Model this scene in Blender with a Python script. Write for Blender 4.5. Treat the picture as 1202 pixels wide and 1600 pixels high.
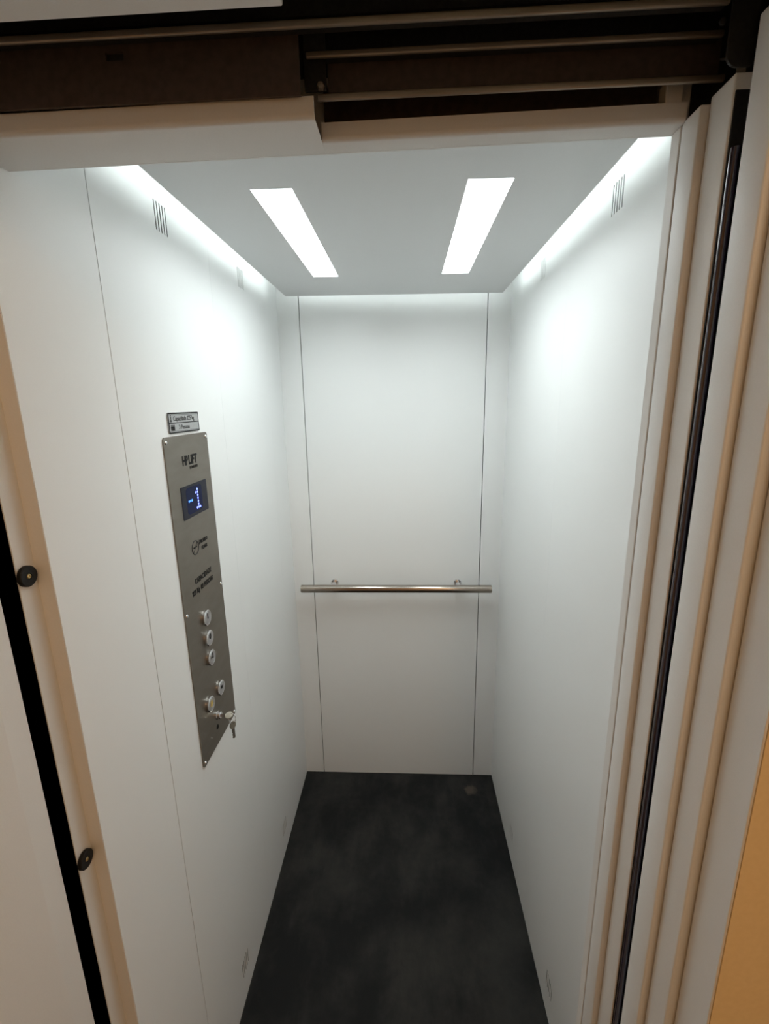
import bpy, bmesh, math
from mathutils import Matrix, Vector

for o in list(bpy.data.objects):
    bpy.data.objects.remove(o)
scn = bpy.context.scene
COL = scn.collection

# ------------------------------------------------------------------ camera
cam = bpy.data.cameras.new('camera')
cam_o = bpy.data.objects.new('camera', cam)
COL.objects.link(cam_o)
cam.sensor_fit = 'VERTICAL'
cam.sensor_height = 36.0
cam.sensor_width = 36.0
cam.lens = 36.0 * 720.743 / 1600.0
cam.clip_start = 0.01
right = Vector((0.99886684, 0.04451905, -0.01682528))
up = Vector((0.00617347, 0.22934057, 0.97332666))
back = Vector((0.0471903, -0.9723276, 0.22880585))
cam_o.matrix_world = Matrix(((right.x, up.x, back.x, 0.0),
                             (right.y, up.y, back.y, 0.0),
                             (right.z, up.z, back.z, 1.66428),
                             (0, 0, 0, 1)))
scn.camera = cam_o

# ------------------------------------------------------------------ world, large lights, exposure
w = bpy.data.worlds.new('world')
scn.world = w
w.use_nodes = True
w.node_tree.nodes['Background'].inputs[0].default_value = (1.0, 0.75, 0.5, 1)
w.node_tree.nodes['Background'].inputs[1].default_value = 0.0

CABIN_LIGHT = 3.0       # glow of the two ceiling diffusers
CABIN_W = 2.2           # light thrown down by each ceiling fitting
CABIN_SPREAD = 162.0
COVE_LIGHT = 11.0        # led strips on top of the ceiling panel
LANDING_W = 13.0
def lamp(name, loc, power, color, radius):
    l = bpy.data.lights.new(name, 'POINT')
    l.energy = power
    l.color = color
    l.shadow_soft_size = radius
    o = bpy.data.objects.new(name, l)
    o.location = loc
    COL.objects.link(o)
    return o
lamp('landing_fill_lamp', (0.42, -0.90, 2.42), LANDING_W, (1.0, 0.70, 0.43), 0.12)  # unseen warm lamp, added behind the viewer to light the door edges

vs = scn.view_settings
vs.view_transform = 'Standard'
vs.look = 'None'
vs.exposure = 0.0
vs.gamma = 1.0
vs.use_curve_mapping = False

# ------------------------------------------------------------------ materials
def principled(name, color, rough=0.5, metal=0.0, spec=0.5, coat=0.0):
    m = bpy.data.materials.new(name)
    m.use_nodes = True
    b = m.node_tree.nodes['Principled BSDF']
    b.inputs['Base Color'].default_value = (*color, 1)
    b.inputs['Roughness'].default_value = rough
    b.inputs['Metallic'].default_value = metal
    b.inputs['Specular IOR Level'].default_value = spec
    if coat:
        b.inputs['Coat Weight'].default_value = coat
    return m

def noise_layer(m, scale, c1, c2, lo=0.35, hi=0.65, detail=4.0, stretch=(1, 1, 1), bump=0.0, rough=None, bdist=0.0005):
    """colour variation (and fine relief) from a noise in object space"""
    nt = m.node_tree
    b = nt.nodes['Principled BSDF']
    tc = nt.nodes.new('ShaderNodeTexCoord')
    mp = nt.nodes.new('ShaderNodeMapping')
    mp.inputs['Scale'].default_value = stretch
    n = nt.nodes.new('ShaderNodeTexNoise')
    n.inputs['Scale'].default_value = scale
    n.inputs['Detail'].default_value = detail
    r = nt.nodes.new('ShaderNodeValToRGB')
    r.color_ramp.elements[0].position = lo
    r.color_ramp.elements[1].position = hi
    r.color_ramp.elements[0].color = (*c1, 1)
    r.color_ramp.elements[1].color = (*c2, 1)
    nt.links.new(tc.outputs['Object'], mp.inputs['Vector'])
    nt.links.new(mp.outputs['Vector'], n.inputs['Vector'])
    nt.links.new(n.outputs['Fac'], r.inputs['Fac'])
    nt.links.new(r.outputs['Color'], b.inputs['Base Color'])
    if bump:
        bp = nt.nodes.new('ShaderNodeBump')
        bp.inputs['Strength'].default_value = bump
        bp.inputs['Distance'].default_value = bdist
        nt.links.new(n.outputs['Fac'], bp.inputs['Height'])
        nt.links.new(bp.outputs['Normal'], b.inputs['Normal'])
    if rough:
        mr = nt.nodes.new('ShaderNodeMapRange')
        mr.inputs['To Min'].default_value = rough[0]
        mr.inputs['To Max'].default_value = rough[1]
        nt.links.new(n.outputs['Fac'], mr.inputs['Value'])
        nt.links.new(mr.outputs['Result'], b.inputs['Roughness'])
    return m, r

def emitter(name, color, strength, base=(0.02, 0.02, 0.02)):
    m = principled(name, base, 0.4)
    b = m.node_tree.nodes['Principled BSDF']
    b.inputs['Emission Color'].default_value = (*color, 1)
    b.inputs['Emission Strength'].default_value = strength
    return m

M = {}
M['panel'] = principled('white_cabin_laminate', (0.78, 0.79, 0.785), 0.42, spec=0.4)
noise_layer(M['panel'], 900, (0.905, 0.915, 0.91), (0.925, 0.935, 0.93), bump=0.08, detail=2, bdist=0.0002)
M['paint'] = principled('white_powder_coat', (0.77, 0.76, 0.735), 0.5, spec=0.35)
noise_layer(M['paint'], 700, (0.83, 0.82, 0.80), (0.85, 0.84, 0.82), bump=0.06, detail=2, bdist=0.0002)
M['ceil'] = principled('grey_white_ceiling_laminate', (0.70, 0.71, 0.71), 0.5, spec=0.35)
noise_layer(M['ceil'], 800, (0.76, 0.77, 0.77), (0.78, 0.79, 0.79), detail=2)
M['steel'] = principled('brushed_steel', (0.42, 0.385, 0.34), 0.42, 1.0)
noise_layer(M['steel'], 25, (0.255, 0.228, 0.196), (0.285, 0.257, 0.224), detail=5, stretch=(1, 0.6, 2), rough=(0.44, 0.52))
M['chrome'] = principled('chrome', (0.78, 0.78, 0.80), 0.12, 1.0)
M['satin'] = principled('satin_aluminium', (0.62, 0.62, 0.65), 0.30, 1.0)
noise_layer(M['satin'], 200, (0.58, 0.58, 0.61), (0.66, 0.66, 0.69), detail=3)
M['rail'] = principled('stainless_tube', (0.50, 0.45, 0.40), 0.24, 1.0)
noise_layer(M['rail'], 90, (0.33, 0.29, 0.25), (0.40, 0.355, 0.31), detail=4, stretch=(1, 30, 30), rough=(0.14, 0.22))
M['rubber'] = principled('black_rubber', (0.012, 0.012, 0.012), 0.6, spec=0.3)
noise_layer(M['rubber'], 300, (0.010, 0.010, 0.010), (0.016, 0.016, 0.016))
M['ink'] = principled('black_print', (0.010, 0.010, 0.010), 0.6, spec=0.2)
M['inkgrey'] = principled('grey_print', (0.09, 0.09, 0.09), 0.6, spec=0.2)
M['screen'] = principled('dark_blue_screen', (0.006, 0.008, 0.022), 0.25, spec=0.15)
M['led'] = emitter('blue_display_dot', (0.20, 0.26, 1.0), 3.2)
M['led2'] = emitter('light_blue_display_dot', (0.07, 0.28, 1.0), 2.4)
M['glow'] = emitter('blue_screen_backlight', (0.0, 0.06, 0.45), 0.045, (0.004, 0.006, 0.02))
M['glow'].node_tree.nodes['Principled BSDF'].inputs['Specular IOR Level'].default_value = 0.1
M['diff'] = emitter('lit_diffuser', (0.915, 1.0, 1.0), CABIN_LIGHT, (0.8, 0.8, 0.8))
M['cove'] = emitter('led_strip', (0.90, 1.0, 0.98), COVE_LIGHT, (0.8, 0.8, 0.8))
M['cove_dim'] = emitter('rear_led_strip', (0.90, 1.0, 0.98), COVE_LIGHT * 0.6, (0.8, 0.8, 0.8))
M['brass'] = principled('brass', (0.62, 0.50, 0.26), 0.3, 1.0)
M['nickel'] = principled('worn_nickel', (0.42, 0.38, 0.31), 0.35, 1.0)
M['bell'] = principled('yellow_enamel', (0.62, 0.45, 0.12), 0.4)
M['plate'] = principled('silver_sign_plate', (0.46, 0.47, 0.475), 0.42, 0.3)
noise_layer(M['plate'], 300, (0.44, 0.45, 0.455), (0.48, 0.49, 0.495))
M['shaded_brown'] = principled('shaded_brown_steel', (0.20, 0.125, 0.09), 0.55, 0.3)  # dark brown steel; on the back sheet the brown stands for dim light
noise_layer(M['shaded_brown'], 120, (0.075, 0.052, 0.042), (0.10, 0.07, 0.056))
M['black'] = principled('black_steel', (0.022, 0.020, 0.018), 0.5, 0.2)
noise_layer(M['black'], 200, (0.018, 0.016, 0.015), (0.03, 0.027, 0.024))
M['track'] = principled('track_aluminium', (0.46, 0.40, 0.33), 0.38, 0.7)
noise_layer(M['track'], 150, (0.30, 0.245, 0.19), (0.38, 0.315, 0.25), stretch=(0.1, 1, 1))
M['violet'] = principled('glossy_violet_black_tube', (0.02, 0.012, 0.035), 0.12, 0.0, 0.8, coat=0.6)
M['wall'] = principled('orange_plaster', (0.72, 0.40, 0.13), 0.7, spec=0.2)
noise_layer(M['wall'], 160, (0.91, 0.74, 0.46), (0.94, 0.77, 0.49), bump=0.25, bdist=0.0006)
M['cream'] = principled('cream_plaster', (0.70, 0.52, 0.33), 0.8, spec=0.2)
noise_layer(M['cream'], 40, (0.68, 0.60, 0.50), (0.74, 0.66, 0.56), bump=0.2)
M['lfloor'] = principled('landing_stone', (0.42, 0.33, 0.24), 0.5)
noise_layer(M['lfloor'], 12, (0.28, 0.28, 0.285), (0.38, 0.38, 0.385), detail=8)
M['sill'] = principled('sill_aluminium', (0.55, 0.54, 0.52), 0.4, 1.0)
noise_layer(M['sill'], 150, (0.5, 0.49, 0.47), (0.6, 0.59, 0.57), stretch=(0.05, 1, 1))

def floor_material():
    m = principled('scuffed_black_rubber', (0.012, 0.013, 0.013), 0.75, spec=0.22)
    nt = m.node_tree
    b = nt.nodes['Principled BSDF']
    tc = nt.nodes.new('ShaderNodeTexCoord')
    def noise(scale, detail, rough, lo, hi, stretch=(1, 1, 1), rot=0.0):
        mp = nt.nodes.new('ShaderNodeMapping')
        mp.inputs['Scale'].default_value = stretch
        mp.inputs['Rotation'].default_value = (0, 0, rot)
        n = nt.nodes.new('ShaderNodeTexNoise')
        n.inputs['Scale'].default_value = scale
        n.inputs['Detail'].default_value = detail
        n.inputs['Roughness'].default_value = rough
        mr = nt.nodes.new('ShaderNodeMapRange')
        mr.inputs['From Min'].default_value = lo
        mr.inputs['From Max'].default_value = hi
        nt.links.new(tc.outputs['Object'], mp.inputs['Vector'])
        nt.links.new(mp.outputs['Vector'], n.inputs['Vector'])
        nt.links.new(n.outputs['Fac'], mr.inputs['Value'])
        return mr.outputs['Result']
    big = noise(4.2, 6, 0.62, 0.42, 0.72)
    smear = noise(14, 8, 0.7, 0.48, 0.80, (1, 0.35, 1), 0.5)
    speck = noise(120, 3, 0.6, 0.62, 0.80)
    def math_(op, a, c):
        n = nt.nodes.new('ShaderNodeMath'); n.operation = op
        for i, v in enumerate((a, c)):
            if isinstance(v, (int, float)): n.inputs[i].default_value = v
            else: nt.links.new(v, n.inputs[i])
        return n.outputs[0]
    dust = math_('ADD', math_('MULTIPLY', big, 0.55), math_('MULTIPLY', smear, 0.30))
    dust = math_('ADD', dust, math_('MULTIPLY', math_('MULTIPLY', speck, big), 0.30))
    mix = nt.nodes.new('ShaderNodeMix'); mix.data_type = 'RGBA'
    mix.inputs['A'].default_value = (0.0095, 0.0105, 0.0110, 1)
    mix.inputs['B'].default_value = (0.060, 0.058, 0.053, 1)
    nt.links.new(dust, mix.inputs['Factor'])
    # a rubbed spot near the far right corner
    sub = nt.nodes.new('ShaderNodeVectorMath'); sub.operation = 'DISTANCE'
    sub.inputs[1].default_value = SPOT
    nt.links.new(tc.outputs['Object'], sub.inputs[0])
    wob = noise(60, 3, 0.6, 0.2, 0.8)
    d = math_('ADD', sub.outputs['Value'], math_('MULTIPLY', wob, 0.022))
    mr = nt.nodes.new('ShaderNodeMapRange')
    mr.inputs['From Min'].default_value = 0.042
    mr.inputs['From Max'].default_value = 0.026
    nt.links.new(d, mr.inputs['Value'])
    mix2 = nt.nodes.new('ShaderNodeMix'); mix2.data_type = 'RGBA'
    nt.links.new(mr.outputs['Result'], mix2.inputs['Factor'])
    nt.links.new(mix.outputs['Result'], mix2.inputs['A'])
    mix2.inputs['B'].default_value = (0.085, 0.066, 0.055, 1)
    nt.links.new(mix2.outputs['Result'], b.inputs['Base Color'])
    bp = nt.nodes.new('ShaderNodeBump')
    bp.inputs['Strength'].default_value = 0.2
    bp.inputs['Distance'].default_value = 0.0008
    nt.links.new(noise(260, 3, 0.6, 0.0, 1.0), bp.inputs['Height'])
    nt.links.new(bp.outputs['Normal'], b.inputs['Normal'])
    return m
SPOT = (0.318, 0.526, 0.03)      # measured from the floor's own origin (its centre)

# ------------------------------------------------------------------ mesh helpers (world coordinates)
def new(): return bmesh.new()

def box(bm, x0, x1, y0, y1, z0, z1, bev=0.0, seg=2):
    t = bmesh.new()
    bmesh.ops.create_cube(t, size=1.0)
    for v in t.verts:
        v.co = Vector(((x0 + x1) / 2 + v.co.x * (x1 - x0), (y0 + y1) / 2 + v.co.y * (y1 - y0), (z0 + z1) / 2 + v.co.z * (z1 - z0)))
    if bev:
        bmesh.ops.bevel(t, geom=list(t.edges), offset=bev, segments=seg, affect='EDGES', profile=0.5)
    merge(bm, t)
    return bm

def merge(bm, t):
    me = bpy.data.meshes.new('tmp')
    t.to_mesh(me); t.free()
    bm.from_mesh(me)
    bpy.data.meshes.remove(me)

def axis_matrix(c, axis):
    """local z -> axis"""
    return Matrix.Translation(c) @ Vector(axis).normalized().to_track_quat('Z', 'Y').to_matrix().to_4x4()

def lathe(bm, c, axis, prof, n=24):
    """prof: list of (radius, height along axis)"""
    mx = axis_matrix(Vector(c), axis)
    rings = []
    for r, h in prof:
        if r < 1e-7:
            rings.append([bm.verts.new(mx @ Vector((0, 0, h)))])
        else:
            rings.append([bm.verts.new(mx @ Vector((r * math.cos(2 * math.pi * i / n), r * math.sin(2 * math.pi * i / n), h))) for i in range(n)])
    for a, b in zip(rings, rings[1:]):
        for i in range(n):
            j = (i + 1) % n
            if len(a) == 1 and len(b) == 1: continue
            if len(a) == 1: bm.faces.new((a[0], b[i], b[j]))
            elif len(b) == 1: bm.faces.new((a[i], a[j], b[0]))
            else: bm.faces.new((a[i], a[j], b[j], b[i]))
    return bm

def cyl(bm, p0, p1, r, n=20, bev=0.0):
    p0 = Vector(p0); p1 = Vector(p1); L = (p1 - p0).length
    if bev: prof = [(0, 0), (r - bev, 0), (r, bev), (r, L - bev), (r - bev, L), (0, L)]
    else: prof = [(0, 0), (r, 0), (r, L), (0, L)]
    return lathe(bm, p0, p1 - p0, prof, n)

def tube_path(bm, pts, r, n=8, closed=False):
    pts = [Vector(p) for p in pts]
    rings = []
    N = len(pts)
    for i, p in enumerate(pts):
        a = pts[(i - 1) % N] if (closed or i > 0) else p
        b = pts[(i + 1) % N] if (closed or i < N - 1) else p
        q = (b - a).normalized().to_track_quat('Z', 'Y')
        rings.append([bm.verts.new(p + q @ Vector((r * math.cos(2 * math.pi * k / n), r * math.sin(2 * math.pi * k / n), 0))) for k in range(n)])
    pairs = list(zip(rings, rings[1:])) + ([(rings[-1], rings[0])] if closed else [])
    for a, b in pairs:
        for i in range(n):
            j = (i + 1) % n
            bm.faces.new((a[i], a[j], b[j], b[i]))
    if not closed:
        bm.faces.new(rings[0][::-1]); bm.faces.new(rings[-1])
    return bm

def prism(bm, poly, ext, place):
    """closed 2-D outline swept from ext[0] to ext[1]; place(a, b, e) -> point"""
    lo = [bm.verts.new(place(a, b, ext[0])) for a, b in poly]
    hi = [bm.verts.new(place(a, b, ext[1])) for a, b in poly]
    n = len(poly)
    bm.faces.new(lo[::-1]); bm.faces.new(hi)
    for i in range(n):
        j = (i + 1) % n
        bm.faces.new((lo[i], lo[j], hi[j], hi[i]))
    return bm

def plate(bm, u0, u1, v0, v1, holes, t, place, flange=0.0):
    """sheet with rectangular openings. place(u, v, w): w = 0 front, w = t back"""
    us = sorted({u0, u1, *[h[0] for h in holes], *[h[1] for h in holes]})
    vv = sorted({v0, v1, *[h[2] for h in holes], *[h[3] for h in holes]})
    cache = {}
    def V(i, j, k):
        if (i, j, k) not in cache: cache[(i, j, k)] = bm.verts.new(place(us[i], vv[j], t if k else 0.0))
        return cache[(i, j, k)]
    def solid(i, j):
        if i < 0 or j < 0 or i >= len(us) - 1 or j >= len(vv) - 1: return False
        cu = (us[i] + us[i + 1]) / 2; cv = (vv[j] + vv[j + 1]) / 2
        return not any(h[0] < cu < h[1] and h[2] < cv < h[3] for h in holes)
    for i in range(len(us) - 1):
        for j in range(len(vv) - 1):
            if not solid(i, j): continue
            bm.faces.new((V(i, j, 0), V(i + 1, j, 0), V(i + 1, j + 1, 0), V(i, j + 1, 0)))
            bm.faces.new((V(i, j, 1), V(i, j + 1, 1), V(i + 1, j + 1, 1), V(i + 1, j, 1)))
            for di, dj, a, b in ((-1, 0, (i, j), (i, j + 1)), (1, 0, (i + 1, j), (i + 1, j + 1)), (0, -1, (i, j), (i + 1, j)), (0, 1, (i, j + 1), (i + 1, j + 1))):
                if not solid(i + di, j + dj):
                    bm.faces.new((V(*a, 0), V(*b, 0), V(*b, 1), V(*a, 1)))
    if flange:
        for ua, ub in ((u0, u0 + t), (u1 - t, u1)):
            prism(bm, [(ua, v0), (ub, v0), (ub, v1), (ua, v1)], (t, flange), place)
    return bm

def obj(name, bm, mat, parent=None, smooth=False, split=40):
    bmesh.ops.recalc_face_normals(bm, faces=list(bm.faces))
    me = bpy.data.meshes.new(name)
    if parent is None:
        xs = [v.co.x for v in bm.verts]; ys = [v.co.y for v in bm.verts]; zs = [v.co.z for v in bm.verts]
        org = Vector(((min(xs) + max(xs)) / 2, (min(ys) + max(ys)) / 2, min(zs)))
    else:
        org = wloc(parent)
    for v in bm.verts: v.co -= org
    if smooth:
        for f in bm.faces: f.smooth = True
        for e in bm.edges:
            if len(e.link_faces) == 2 and e.calc_face_angle(0) > math.radians(split): e.smooth = False
    bm.to_mesh(me); bm.free()
    me.materials.append(M[mat] if isinstance(mat, str) else mat)
    o = bpy.data.objects.new(name, me)
    COL.objects.link(o)
    if parent is None: o.location = org
    else: o.parent = parent
    return o

def wloc(o):
    p = Vector(o.location)
    while o.parent:
        o = o.parent
        p += o.location
    return p

def tag(o, label, cat, group=None):
    o['label'] = label; o['category'] = cat
    if group: o['group'] = group
    return o

def struct(o):
    o['kind'] = 'structure'
    return o

def empty(name, loc):
    o = bpy.data.objects.new(name, None)
    o.empty_display_size = 0.05
    o.location = loc
    COL.objects.link(o)
    return o

def text(name, s, size, origin, rgt, upv, mat, parent, align='LEFT', ext=0.0002, sx=1.0, bold=0.0, shear=0.0):
    c = bpy.data.curves.new('txt', 'FONT')
    c.body = s; c.size = size; c.align_x = align; c.extrude = ext; c.offset = bold; c.shear = shear
    c.resolution_u = 3
    t = bpy.data.objects.new('txt', c)
    COL.objects.link(t)
    dg = bpy.context.evaluated_depsgraph_get()
    me = bpy.data.meshes.new_from_object(t.evaluated_get(dg))
    bpy.data.objects.remove(t); bpy.data.curves.remove(c)
    bm = bmesh.new(); bm.from_mesh(me); bpy.data.meshes.remove(me)
    r = Vector(rgt).normalized(); u = Vector(upv).normalized(); n = r.cross(u)
    for v in bm.verts:
        p = v.co.copy()
        v.co = Vector(origin) + r * (p.x * sx) + u * p.y + n * p.z
    return obj(name, bm, mat, parent)

# ------------------------------------------------------------------ the cabin shell
XL, XR, YB, TOP = -0.470, 0.382, 1.800, 2.170
T = 0.0010                                     # sheet thickness

bm = new(); box(bm, XL - 0.02, XR + 0.02, 0.556, YB + 0.02, -0.03, 0.0)
fl = obj('floor', bm, floor_material()); struct(fl)

bm = new(); box(bm, XL - 0.03, XR + 0.03, 0.60, YB + 0.03, TOP, TOP + 0.02)
struct(obj('ceiling', bm, 'panel'))

VENT_U = [(0.953, 0.998), (1.395, 1.440)]
VENT_Z = [(0.078, 0.130), (1.993, 2.045)]

def side_wall(name, X, sgn, bounds, vents_at):
    """sgn = +1: faces +x (left wall)"""
    root = struct(empty(name, (X, (bounds[0][0] + bounds[-1][1]) / 2, 0.0)))
    pl = lambda u, v, wd: Vector((X - sgn * wd, u, v))
    for (u0, u1) in bounds:
        hs = [(a - 0.006, b + 0.006, c - 0.006, d + 0.006) for (a, b) in vents_at for (c, d) in VENT_Z if u0 < a and b < u1]
        pn = obj('wall_panel', plate(new(), u0, u1, 0.0, TOP, hs, T, pl, 0.018), 'panel', root)
        for (a, b, c, d) in hs:
            slots = []
            pitch = (b - a - 0.012 - 0.0040) / 4
            for k in range(5):
                s0 = a + 0.006 + k * pitch
                slots.append((s0, s0 + 0.0040, c + 0.006, d - 0.006))
            obj('vent_grille', plate(new(), a, b, c, d, slots, T, pl), 'panel', pn)
    return root

side_wall('wall_left', XL, 1, [(0.5565, 0.7542), (0.7562, 1.1952), (1.19555, 1.6264), (1.62675, 1.8000)], VENT_U)
side_wall('wall_right', XR, -1, [(0.6085, 0.7550), (0.7555, 1.1952), (1.19555, 1.6264), (1.62675, 1.8000)], [(0.929, 0.974), (1.390, 1.435)])

root = struct(empty('wall_back', ((XL + XR) / 2, YB, 0.0)))
for (u0, u1) in ((XL, -0.3905), (-0.3875, 0.2963), (0.2993, XR)):
    obj('wall_panel', plate(new(), u0, u1, 0.0, TOP, [], T, lambda u, v, wd: Vector((u, YB + wd, v)), 0.018), 'panel', root)

# closing jamb of the cabin on the left (front return + face that carries the buffers)
bm = new()
prism(bm, [(-0.4705, 0.5555), (-0.4910, 0.5555), (-0.4910, 0.5263), (-0.4925, 0.5263), (-0.4925, 0.5570), (-0.4705, 0.5570)],
      (0.0, 2.14), lambda a, b, e: Vector((a, b, e)))
struct(obj('trim_1', bm, 'paint'))

# right front return of the cabin (reveal beside the door leaves)
bm = new(); box(bm, 0.296, 0.3835, 0.5885, 0.6065, 0.0, TOP, 0.0012, 2)
struct(obj('trim_2', bm, 'paint'))

# cabin header: a folded sheet, deeper on its left half, in front of the transom
def zh(x): return 1.940 + (x + 0.47) / 0.766 * 0.007
def folded(bm, x0, x1, yf, yr, lip, r=0.005, t=0.0015):
    out = [(yr, 0.0)]
    for k in range(7):
        a = math.pi / 2 * k / 6
        out.append((yf + r - r * math.sin(a), r - r * math.cos(a)))
    out.append((yf, lip))
    inn = [(yf + t, lip)]
    ri = r - t
    for k in range(7):
        a = math.pi / 2 * (6 - k) / 6
        inn.append((yf + r - ri * math.sin(a), r - ri * math.cos(a)))
    inn.append((yr, t))
    prism(bm, out + inn, (x0, x1), lambda a, b, e: Vector((e, a, zh(e) + b)))
    return bm
hdr = struct(empty('trim_3', (-0.09, 0.604, 1.943)))
obj('soffit', folded(new(), -0.4695, -0.0895, 0.536, 0.604, 0.0190), 'paint', hdr, True)
obj('soffit', folded(new(), -0.0893, 0.2955, 0.5785, 0.604, 0.0175), 'paint', hdr, True)
bm = new(); prism(bm, [(-0.4695, zh(-0.4695)), (0.2955, zh(0.2955)), (0.2955, TOP - 0.0005), (-0.4695, TOP - 0.0005)], (0.6042, 0.6065), lambda a, b, e: Vector((a, e, b)))
obj('transom', bm, 'paint', hdr)

# ------------------------------------------------------------------ landing side
LY = 0.375
bm = new()                                       # left frame post, seen past the black gap
prism(bm, [(-0.4915, 0.4976), (-0.4910, 0.4658), (-0.4975, LY), (-0.5600, LY), (-0.5600, 0.4600), (-0.4950, 0.4600), (-0.4950, 0.4976)], (0.0, 2.02), lambda a, b, e: Vector((a, b, e)))
struct(obj('trim_4', bm, 'paint'))
bm = new(); box(bm, 0.3230, 0.3255, LY + 0.0008, 0.4205, 0.0, 2.05, 0.0006)
struct(obj('trim_5', bm, 'paint'))
bm = new()
box(bm, -0.4905, -0.0985, 0.3905, 0.460, 1.983, 2.05, 0.0015)
struct(obj('trim_6', bm, 'paint'))
bm = new(); box(bm, -0.4905, 0.3225, LY, 0.390, 1.955, 2.05, 0.0015)  # unseen header fascia, dropped and widened to shade the cabin header lips
struct(obj('shade_trim', bm, 'paint'))

bm = new()
box(bm, -1.25, -0.5605, LY, 0.46, -0.0, 2.6)
box(bm, 0.3257, 1.25, LY, 0.4205, -0.0, 2.6)
box(bm, -0.5605, 0.3525, LY, 0.46, 2.0505, 2.6)
struct(obj('wall_front', bm, 'wall'))
bm = new(); box(bm, -1.30, -1.25, -1.5, LY, 0.0, 2.6); struct(obj('wall_landing_left', bm, 'wall'))
bm = new(); box(bm, 1.25, 1.30, -1.5, LY, 0.0, 2.6); struct(obj('wall_landing_right', bm, 'wall'))
bm = new(); box(bm, -1.30, 1.30, -1.55, -1.5, 0.0, 2.6); struct(obj('wall_landing_back', bm, 'cream'))
bm = new(); box(bm, -1.30, 1.30, -1.55, LY, 2.6, 2.65); struct(obj('ceiling_landing', bm, 'cream'))
bm = new(); box(bm, -1.30, 1.30, -1.55, 0.42, -0.04, -0.0005); struct(obj('floor_landing', bm, 'lfloor'))

def sill(name, y0, y1, label):
    o = empty(name, (0, (y0 + y1) / 2, -0.02))
    obj('sill_plate', box(new(), -0.4985, 0.72, y0, y1, -0.02, -0.002), 'sill', o)
    n = 4
    for k in range(n):
        a = y0 + (y1 - y0) * (k + 0.2) / n
        obj('rib', box(new(), -0.4985, 0.72, a, a + (y1 - y0) * 0.45 / n, -0.002, 0.0), 'sill', o)
    return tag(o, label, 'door sill')
sill('door_sill', 0.5205, 0.5555, 'ribbed aluminium sill along the front edge of the black cabin floor')
sill('door_sill', 0.4225, 0.4990, 'ribbed aluminium sill on the landing side of the black gap')

# ------------------------------------------------------------------ door leaves parked on the right
def leaf(x0, y0, y1, ztop, label):
    o = empty('door_leaf', ((x0 + 0.70) / 2, (y0 + y1) / 2, 0.004))
    obj('leaf_panel', box(new(), x0, 0.70, y0, y1, 0.004, ztop, 0.0022, 3), 'paint', o, True)
    obj('hanger_plate', box(new(), x0 + 0.05, 0.68, (y0 + y1) / 2 - 0.002, (y0 + y1) / 2 + 0.002, ztop, ztop + 0.05), 'black', o)
    return tag(o, label, 'elevator door', 'telescopic door leaves slid open on the right')
leaf(0.2962, 0.5548, 0.5868, 1.9500, 'white sliding door leaf nearest the cabin wall, innermost of the four on the right')
lB = leaf(0.3045, 0.5180, 0.5540, 1.9550, 'white sliding door leaf just behind the black gap, second outward from the cabin')
obj('gap_shade', box(new(), 0.3062, 0.690, 0.5163, 0.51785, 0.02, 1.94), 'rubber', lB)  # black strip painting the shade on the leaf's front inside the gap
bm = new(); cyl(bm, (0.3088, 0.5105, 0.02), (0.3088, 0.5105, 1.892), 0.0042, 16, 0.001)
tube = obj('seal_tube', bm, 'violet', lB, True); tube['label'] = 'glossy violet-black vertical tube in the gap'
leaf(0.3045, 0.4592, 0.4952, 1.9830, 'white sliding door leaf on the near side of the right black gap')
leaf(0.3128, 0.4222, 0.4580, 1.9900, 'white sliding door leaf beside the outer frame, outermost of the four stacked on the right')

# buffers on the closing jamb
for z, lab in ((1.4560, 'black round rubber door buffer with brass screw, upper one on the left jamb'),
               (1.0020, 'black round rubber door buffer on the left jamb, lower one near the dark gap')):
    o = empty('door_buffer', (-0.4910, 0.5370, z - 0.0138))
    c = (-0.4908, 0.5370, z)
    obj('rubber_disc', lathe(new(), c, (1, 0, 0), [(0, 0), (0.0128, 0), (0.0138, 0.001), (0.0138, 0.0055), (0.0128, 0.0066), (0.0042, 0.0066), (0.0038, 0.0050), (0, 0.0050)], 32), 'rubber', o, True)
    obj('screw', lathe(new(), (c[0] + 0.0050, c[1], c[2]), (1, 0, 0), [(0, 0), (0.0032, 0), (0.0032, 0.0012), (0.0026, 0.0018), (0.0014, 0.0018), (0.0013, 0.0008), (0, 0.0008)], 6 * 3), 'brass', o, True)
    tag(o, lab, 'door buffer', 'rubber buffers on the closing jamb')

# ------------------------------------------------------------------ door gear above the header
def rail(name, x0, x1, yf, yr, z0, z1, mat, label, bev=0.0015):
    o = empty(name, ((x0 + x1) / 2, (yf + yr) / 2, z0))
    obj('front_lip', box(new(), x0, x1, yf, yf + 0.004, z0, z1, bev, 3), mat, o, True)
    obj('web', box(new(), x0, x1, yf + 0.004, yr, z1 - 0.0025, z1 - 0.0010), 'black', o)
    return tag(o, label, 'door track', 'door tracks above the header')
rail('door_track', -0.0885, 0.3150, 0.5515, 0.5580, 1.9668, 1.9730, 'track', 'ochre metal door track just above the right half of the header')
rail('door_track', -0.0970, 0.3050, 0.5440, 0.5590, 1.9990, 2.0045, 'track', 'thin brown-grey door track starting beside the bolted black bracket')
rail('door_track', -0.5500, 0.2900, 0.5140, 0.5290, 2.0045, 2.0110, 'track', 'topmost brown metal door track running across the whole opening')

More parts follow.
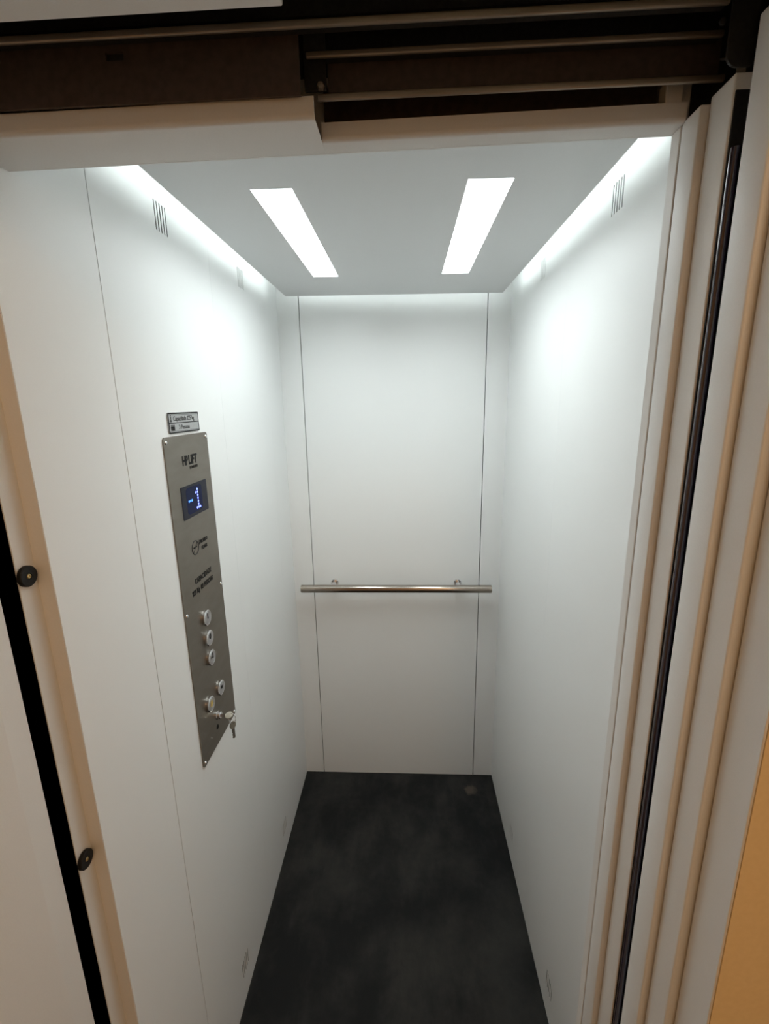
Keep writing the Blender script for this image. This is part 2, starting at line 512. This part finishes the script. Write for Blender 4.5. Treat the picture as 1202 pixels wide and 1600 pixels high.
o = empty('carrier_plate', (-0.30, 0.532, 1.957))
pm = lambda a, b, e: Vector((a, e, b))
obj('sheet', plate(new(), -0.548, -0.1010, 1.9600, 2.0200, [(-0.2920, -0.2740, 1.9962, 2.0032)], 0.003, lambda u, v, wd: Vector((u, 0.530 + wd, v))), 'shaded_brown', o)
obj('backing', box(new(), -0.300, -0.266, 0.5335, 0.5345, 1.992, 2.008), 'black', o)
tag(o, 'dark brown steel sheet with a small slot, above the left half of the header', 'steel sheet')

o = empty('track_bracket', (-0.09, 0.5465, 1.968))
obj('plate', box(new(), -0.1005, -0.0780, 0.5505, 0.5535, 1.9740, 2.0350, 0.001), 'black', o)
obj('bolt', lathe(new(), (-0.0838, 0.5505, 1.9775), (0, -1, 0), [(0, 0), (0.0042, 0), (0.0042, 0.002), (0.0030, 0.0042), (0, 0.0046)], 6), 'track', o)
tag(o, 'black steel bracket with one bolt, at the right end of the brown sheet', 'bracket')

o = empty('cover_sheet', (0.11, 0.561, 1.973))
obj('sheet', box(new(), -0.0775, 0.3120, 0.5600, 0.5620, 1.9735, 2.0140), 'shaded_brown', o)
obj('fold', box(new(), -0.0775, 0.3120, 0.5620, 0.5790, 2.0120, 2.0140), 'shaded_brown', o)
tag(o, 'dark brown steel sheet between the ochre track and the thin track above', 'steel sheet')

o = empty('back_sheet', (0.1, 0.60, 1.9600))
obj('sheet', box(new(), -0.0885, 0.2725, 0.5985, 0.6000, 1.9500, 2.0020), 'shaded_brown', o)  # transom front in deep shade, its dim warm tone put into the colour
obj('fold', box(new(), -0.0885, 0.2725, 0.5920, 0.5985, 1.9480, 1.9500), 'shaded_brown', o)
tag(o, 'dark reddish-brown strip just above the right half of the white header', 'steel sheet')

o = empty('end_block', (0.281, 0.585, 1.9600))
obj('block', box(new(), 0.2730, 0.2905, 0.5800, 0.5960, 1.9520, 1.9860, 0.001), 'paint', o)
obj('spacer', box(new(), 0.2912, 0.3020, 0.5872, 0.5884, 1.950, 1.9860, 0.0004), 'paint', o)
tag(o, 'small brownish block at the right end of the header, under the ochre track', 'block')

o = empty('hanging_bracket', (0.303, 0.52, 1.955))
bm = new()
pts = [(0.2935, 2.06), (0.2935, 1.968)]
for k in range(7):
    a = math.pi + math.pi / 2 * k / 6
    pts.append((0.2935 + 0.010 + 0.010 * math.cos(a), 1.968 + 0.010 * math.sin(a)))
pts += [(0.3160, 1.958), (0.3160, 2.06)]
prism(bm, pts, (0.5160, 0.5185), pm)
obj('plate', bm, 'black', o)
obj('bolt', lathe(new(), (0.287, 0.5190, 1.9935), (0, -1, 0), [(0, 0), (0.003, 0), (0.003, 0.002), (0, 0.003)], 6), 'black', o)
tag(o, 'black steel bracket with rounded corner above the white door leaves', 'bracket')

o = empty('gear_backplate', (0, 0.582, 2.0))
obj('plate', box(new(), -0.555, 0.66, 0.5830, 0.5850, 2.0050, 2.15), 'black', o)
obj('plate', box(new(), -0.555, 0.66, 0.5500, 0.5530, 2.0370, 2.15), 'black', o)
obj('plate', box(new(), 0.3025, 0.345, 0.5873, 0.5882, 1.9510, 2.0040), 'black', o)
obj('cover', box(new(), -0.555, 0.70, 0.505, 0.5990, 2.150, 2.154), 'black', o)
tag(o, 'black steel backplate in the dark space between the upper door tracks', 'steel sheet')

# ------------------------------------------------------------------ suspended ceiling panel with two recessed lights
def zc(x): return 2.039 + (x + 0.42) * (2.0316 - 2.039) / 0.757
SL = (-0.2735, -0.1985, 0.916, 1.498)
SR = (0.1090, 0.1870, 0.900, 1.490)
cp = empty('ceiling_panel', (-0.04, 1.2, 2.036))
PX0, PX1, PY0, PY1 = -0.4215, 0.3385, 0.660, 1.745
obj('board', plate(new(), PX0, PX1, PY0, PY1, [SL, SR], 0.012, lambda u, v, wd: Vector((u, v, zc(u) + wd))), 'ceil', cp)
for x in (PX0 + 0.009, PX1 - 0.009):
    obj('led_strip', box(new(), x - 0.003, x + 0.003, 0.70, 1.66, zc(x) + 0.0125, zc(x) + 0.020), 'cove', cp)
obj('led_strip', box(new(), PX0 + 0.02, PX1 - 0.02, PY1 - 0.012, PY1 - 0.006, zc(0) + 0.0165, zc(0) + 0.0225), 'cove_dim', cp)
for x in (-0.25, 0.17):
    for y in (0.75, 1.65):
        obj('hanger', cyl(new(), (x, y, zc(x) + 0.012), (x, y, TOP), 0.004, 10), 'satin', cp)
tag(cp, 'pale grey suspended ceiling panel with glowing gaps along the walls', 'ceiling panel')
for (a, b, c, d), lab in ((SL, 'bright rectangular recessed ceiling light on the control panel side'),
                          (SR, 'bright rectangular recessed ceiling light on the side away from the control panel')):
    xm = (a + b) / 2
    o = empty('ceiling_light', (xm, (c + d) / 2, zc(xm) + 0.0125))
    e = 0.0005
    zz = zc(xm) + 0.0130
    bm = new()
    plate(bm, a - 0.012, b + 0.012, c - 0.012, d + 0.012, [(a, b, c, d)], 0.006, lambda u, v, wd: Vector((u, v, zc(u) + 0.0122 + wd)))
    obj('frame', bm, 'ceil', o)
    bm = new(); prism(bm, [(a - 0.010, c - 0.010), (b + 0.010, c - 0.010), (b + 0.010, d + 0.010), (a - 0.010, d + 0.010)], (0.0184, 0.0215), lambda p, q, h: Vector((p, q, zc(p) + h)))
    obj('diffuser', bm, 'diff', o)
    bm = new(); prism(bm, [(a - 0.011, c - 0.011), (b + 0.011, c - 0.011), (b + 0.011, d + 0.011), (a - 0.011, d + 0.011)], (0.0218, 0.040), lambda p, q, h: Vector((p, q, zc(p) + h)))
    obj('housing', bm, 'satin', o)
    l = bpy.data.lights.new('fitting', 'AREA')
    l.shape = 'RECTANGLE'; l.size = b - a; l.size_y = d - c
    l.energy = CABIN_W; l.color = (0.915, 1.0, 1.0); l.spread = math.radians(CABIN_SPREAD)
    lo = bpy.data.objects.new('fitting', l); COL.objects.link(lo); lo.parent = o
    lo.location = (0, 0, 0.0175 - 0.0125)
    tag(o, lab, 'ceiling light', 'recessed ceiling lights')

# ------------------------------------------------------------------ handrail on the back wall
RY, RZ, RR = 1.735, 0.938, 0.0158
o = empty('handrail', (-0.045, 1.77, RZ - RR))
obj('bar', cyl(new(), (-0.4250, RY, RZ), (0.3340, RY, RZ), RR, 32), 'rail', o, True)
for x, s in ((-0.4250, -1), (0.3340, 1)):
    obj('end_cap', lathe(new(), (x, RY, RZ), (s, 0, 0), [(RR, 0), (RR, 0.002), (RR - 0.002, 0.0032), (0, 0.0036)], 32), 'rail', o, True)
for x in (-0.300, 0.209):
    p = obj('standoff', lathe(new(), (x, YB - 0.006, RZ + 0.002), (0, -1, 0), [(0.0095, 0), (0.0095, 0.060), (0, 0.060)], 20), 'chrome', o, True)
    obj('rosette', lathe(new(), (x, YB - 0.0003, RZ + 0.002), (0, -1, 0), [(0, 0), (0.0160, 0), (0.0160, 0.004), (0.0145, 0.006), (0.0095, 0.006)], 24), 'chrome', p, True)
tag(o, 'round stainless steel handrail on two standoffs across the back wall', 'handrail')

# ------------------------------------------------------------------ control panel on the left wall
PXF = XL + 0.0030                                  # front face of the steel plate
o = empty('control_panel', (XL + 0.0015, 0.976, 0.856))
def rounded(u0, u1, v0, v1, r, n=5):
    pts = []
    for (cu, cv, a0) in ((u1 - r, v0 + r, -90), (u1 - r, v1 - r, 0), (u0 + r, v1 - r, 90), (u0 + r, v0 + r, 180)):
        for k in range(n + 1):
            a = math.radians(a0 + 90 * k / n)
            pts.append((cu + r * math.cos(a), cv + r * math.sin(a)))
    return pts
onwall = lambda a, b, e: Vector((XL + e, a, b))
bm = new(); prism(bm, rounded(0.8765, 1.0760, 0.8545, 1.6070, 0.007), (0.0002, 0.0030), onwall)
obj('face_plate', bm, 'steel', o)
for (y, z) in ((0.8845, 1.5970), (1.0675, 1.5970), (0.8835, 1.2310), (1.0675, 1.2310), (0.8845, 0.8640), (1.0675, 0.8640)):
    obj('screw', lathe(new(), (PXF, y, z), (1, 0, 0), [(0.0042, 0), (0.0038, 0.0012), (0.0026, 0.0024), (0.0010, 0.0028), (0, 0.0020)], 12), 'chrome', o, True)
# display
bm = new(); prism(bm, rounded(0.9200, 1.0430, 1.4305, 1.5010, 0.002), (0.0030, 0.0040), onwall)
sc = obj('display', bm, 'screen', o)
sc['label'] = 'dark blue dot-matrix display reading -1'
bm = new(); prism(bm, rounded(0.9400, 1.0150, 1.4380, 1.4960, 0.010), (0.0040, 0.00415), onwall)
obj('backlight', bm, 'glow', sc)
dz, dy = 0.0068, 0.0078
def dot(y, z, mat):
    obj('display_dot', lathe(new(), (XL + 0.0041, y, z), (1, 0, 0), [(0.0026, 0), (0.0024, 0.0006), (0, 0.0008)], 10), mat, sc, True)
y1_, z1_ = 0.9930, 1.4865
for k in range(7): dot(y1_, z1_ - k * dz, 'led')
dot(y1_ - dy, z1_ - dz, 'led')
for s in (-1, 1): dot(y1_ + s * dy, z1_ - 6 * dz, 'led')
for k in range(3): dot(0.9500 + k * 0.0070, 1.4665, 'led2')
# lettering
RGT, UPV = (0, 1, 0), (0, 0, 1)
tx = PXF + 0.0003
t = text('logo', 'H', 0.0270, (tx, 0.9420, 1.5445), RGT, UPV, 'ink', o, sx=0.80, bold=0.0010)
t['label'] = 'black HPLIFT logo with small ELEVADORES line'
text('logo', 'P', 0.0270, (tx, 0.9565, 1.5445), RGT, UPV, 'ink', o, sx=0.78, bold=0.0010)
text('logo', 'LIFT', 0.0270, (tx, 0.9700, 1.5445), RGT, UPV, 'ink', o, sx=0.84, bold=0.0011)
text('logo', 'ELEVADORES', 0.0085, (tx, 0.9720, 1.5340), RGT, UPV, 'ink', o, sx=0.78)
# no-smoking pictogram
bm = new()
ring = [(XL + 0.0032, 0.9560 + 0.0155 * math.cos(2 * math.pi * k / 32), 1.3610 + 0.0155 * math.sin(2 * math.pi * k / 32)) for k in range(32)]
tube_path(bm, ring, 0.0013, 6, True)
tube_path(bm, [(XL + 0.0032, 0.9450, 1.3500), (XL + 0.0032, 0.9670, 1.3720)], 0.0010, 6)
pic = obj('pictogram', bm, 'inkgrey', o)
obj('cigarette', box(new(), XL + 0.0031, XL + 0.0035, 0.9470, 0.9640, 1.3600, 1.3635), 'ink', pic)
text('notice', 'É PROIBIDO', 0.0112, (tx, 0.9750, 1.3625), RGT, UPV, 'ink', o, sx=0.74, bold=0.0004)
text('notice', 'FUMAR', 0.0112, (tx, 0.9860, 1.3470), RGT, UPV, 'ink', o, sx=0.80, bold=0.0005)
text('rating', 'CAPACIDADE', 0.0160, (tx, 0.9360, 1.2820), RGT, UPV, 'ink', o, sx=0.86, bold=0.0007)
text('rating', '225 Kg  03 PESSOAS', 0.0150, (tx, 0.9180, 1.2600), RGT, UPV, 'ink', o, sx=0.84, bold=0.0007)
# buttons
def button(y, z, sym, label):
    b = obj('button', lathe(new(), (PXF, y, z), (1, 0, 0), [(0, 0), (0.0178, 0), (0.0178, 0.0030), (0.0186, 0.0040), (0.0186, 0.0062), (0.0172, 0.0074), (0.0150, 0.0074), (0.0148, 0.0066)], 32), 'chrome', o, True)
    b['label'] = label
    obj('cap', lathe(new(), (PXF + 0.0046, y, z), (1, 0, 0), [(0.0146, 0), (0.0146, 0.0022), (0.0138, 0.0029), (0, 0.0031)], 32), 'satin', b, True)
    if sym == 'bell':
        bm = new()
        prof = [(-0.0080, -0.004), (0.0080, -0.004), (0.0058, -0.001), (0.0048, 0.005), (0.0022, 0.0085), (-0.0022, 0.0085), (-0.0048, 0.005), (-0.0058, -0.001)]
        prism(bm, [(y + a, z + 0.001 + c) for a, c in prof], (PXF + 0.0076 - XL, PXF + 0.0080 - XL), onwall)
        lathe(bm, (PXF + 0.0076, y, z - 0.0052), (1, 0, 0), [(0.002, 0), (0.002, 0.0004), (0, 0.0004)], 10)
        obj('symbol', bm, 'bell', b)
    elif sym == 'fan':
        bm = new()
        lathe(bm, (PXF + 0.0076, y - 0.001, z + 0.003), (1, 0, 0), [(0.0046, 0), (0.0046, 0.0005), (0, 0.0005)], 14)
        obj('symbol', bm, 'ink', b)
    else:
        text('symbol', sym, 0.0170, (PXF + 0.0079, y - 0.001, z - 0.0010), RGT, UPV, 'ink', b, align='CENTER', bold=0.0010)
button(0.9630, 1.1890, '1', 'chrome floor button marked 1')
button(0.9635, 1.1375, '0', 'chrome floor button marked 0')
button(0.9635, 1.0870, '-1', 'chrome floor button marked -1')
button(0.9950, 0.9850, 'fan', 'chrome button with a dark dot')
button(0.9330, 0.9835, 'bell', 'chrome alarm button with a yellow bell')
ky, kz = 0.9680, 0.9270
ks = obj('key_switch', lathe(new(), (PXF, ky, kz), (1, 0, 0), [(0, 0), (0.0105, 0), (0.0105, 0.002), (0.0088, 0.003), (0.0086, 0.009), (0.0074, 0.0102), (0, 0.0102)], 28), 'chrome', o, True)
obj('keyway', box(new(), PXF + 0.0101, PXF + 0.0106, ky - 0.0010, ky + 0.0010, kz - 0.005, kz + 0.005), 'ink', ks)
obj('screw_hole', lathe(new(), (PXF, ky - 0.004, kz - 0.030), (1, 0, 0), [(0.0062, 0), (0.0056, 0.0008), (0.0030, 0.0008), (0.0028, 0.0004), (0, 0.0004)], 16), 'ink', o, True)
tag(o, 'tall brushed steel control panel with display and buttons on the left wall', 'control panel')

# keys in the switch
k0 = empty('key', (PXF + 0.03, ky, kz - 0.010))
bm = new()
kx = PXF + 0.0107
box(bm, kx, kx + 0.010, ky - 0.0010, ky + 0.0010, kz - 0.0035, kz + 0.0035)
obj('blade', bm, 'chrome', k0)
bm = new()
bow = [(0.0 + 0.020 * t_, 0.0088 * math.sin(math.pi * t_) ** 0.6) for t_ in [i / 10 for i in range(11)]]
outl = [(kx + 0.009 + a, b) for a, b in bow] + [(kx + 0.009 + a, -b) for a, b in bow[-2:0:-1]]
prism(bm, [(a, ky + b) for a, b in outl], (kz - 0.0011, kz + 0.0011), lambda a, b, e: Vector((a, b, e + 0.35 * (b - ky))))
obj('bow', bm, 'nickel', k0)
tag(k0, 'small metal key turned in the key switch of the control panel', 'key')

rc = Vector((kx + 0.026, ky, kz - 0.009))
bm = new(); tube_path(bm, [rc + Vector((0.0085 * math.cos(2 * math.pi * k / 24), 0.003 * math.sin(2 * math.pi * k / 24), 0.0115 * math.sin(2 * math.pi * k / 24))) for k in range(24)], 0.0008, 6, True)
tag(obj('key_ring', bm, 'chrome', None, True), 'thin wire ring joining the two keys on the control panel', 'key ring')

k1 = empty('key', (rc.x, rc.y, kz - 0.075))
bm = new()
hz = kz - 0.0275
hang = lambda a, b, e: Vector((rc.x + a * 0.55 - e * 0.83, rc.y + a * 0.83 + e * 0.55, b))
prism(bm, [(0.0085 * math.cos(2 * math.pi * k / 20), hz + 0.0100 * math.sin(2 * math.pi * k / 20)) for k in range(20)], (-0.0011, 0.0011), hang)
obj('bow', bm, 'nickel', k1)
bm = new()
bl = [(-0.0035, 0.0), (0.0035, 0.0), (0.0035, -0.024), (0.0015, -0.028), (-0.0035, -0.025), (-0.0022, -0.021), (-0.0035, -0.018), (-0.0022, -0.014), (-0.0035, -0.011)]
prism(bm, [(a, hz - 0.0095 + b) for a, b in bl], (-0.0010, 0.0010), hang)
obj('blade', bm, 'steel', k1)
tag(k1, 'second key dangling from the ring below the key switch', 'key')

# ------------------------------------------------------------------ capacity sign above the control panel
o = empty('capacity_sign', (XL + 0.001, 0.973, 1.611))
bm = new(); prism(bm, rounded(0.9050, 1.0430, 1.6120, 1.6540, 0.005), (0.0002, 0.0020), onwall)
obj('plate', bm, 'plate', o)
bm = new()
for (a, b, c, d) in ((0.9058, 1.0422, 1.6508, 1.6533), (0.9058, 1.0422, 1.6127, 1.6152), (0.9058, 0.9095, 1.6150, 1.6510), (1.0400, 1.0422, 1.6150, 1.6510), (0.9095, 1.0400, 1.6322, 1.6338), (0.9105, 1.0392, 1.6488, 1.6493), (0.9105, 1.0392, 1.6166, 1.6171)):
    prism(bm, [(a, c), (b, c), (b, d), (a, d)], (0.0020, 0.0023), onwall)
obj('border', bm, 'ink', o)
sx_ = XL + 0.0022
text('lettering', 'Capacidade 225 kg', 0.0128, (sx_, 0.9270, 1.6375), RGT, UPV, 'inkgrey', o, sx=0.96, bold=0.0001)
text('lettering', '3 Pessoas', 0.0128, (sx_, 0.9480, 1.6200), RGT, UPV, 'inkgrey', o, sx=0.96, bold=0.0001)
def person(bm, y, z, h):
    lathe(bm, (sx_, y, z + h * 0.86), (1, 0, 0), [(h * 0.13, 0), (h * 0.13, 0.0003), (0, 0.0003)], 10)
    for (a, b, c, d) in ((-0.19, 0.19, 0.36, 0.70), (-0.17, -0.03, 0.0, 0.38), (0.03, 0.17, 0.0, 0.38)):
        prism(bm, [(y + a * h, z + c * h), (y + b * h, z + c * h), (y + b * h, z + d * h), (y + a * h, z + d * h)], (0.0020, 0.0024), onwall)
bm = new()
for k in range(3): person(bm, 0.9165 + 0.0055 * k, 1.6180, 0.0120)
obj('people_symbol', bm, 'ink', o)
bm = new()
person(bm, 0.9170, 1.6405, 0.0085)
prism(bm, [(0.9135, 1.6352), (0.9205, 1.6352), (0.9190, 1.6400), (0.9150, 1.6400)], (0.0020, 0.0024), onwall)
obj('weight_symbol', bm, 'inkgrey', o)
tag(o, 'small silver capacity sign with dark border directly above the control panel', 'sign')
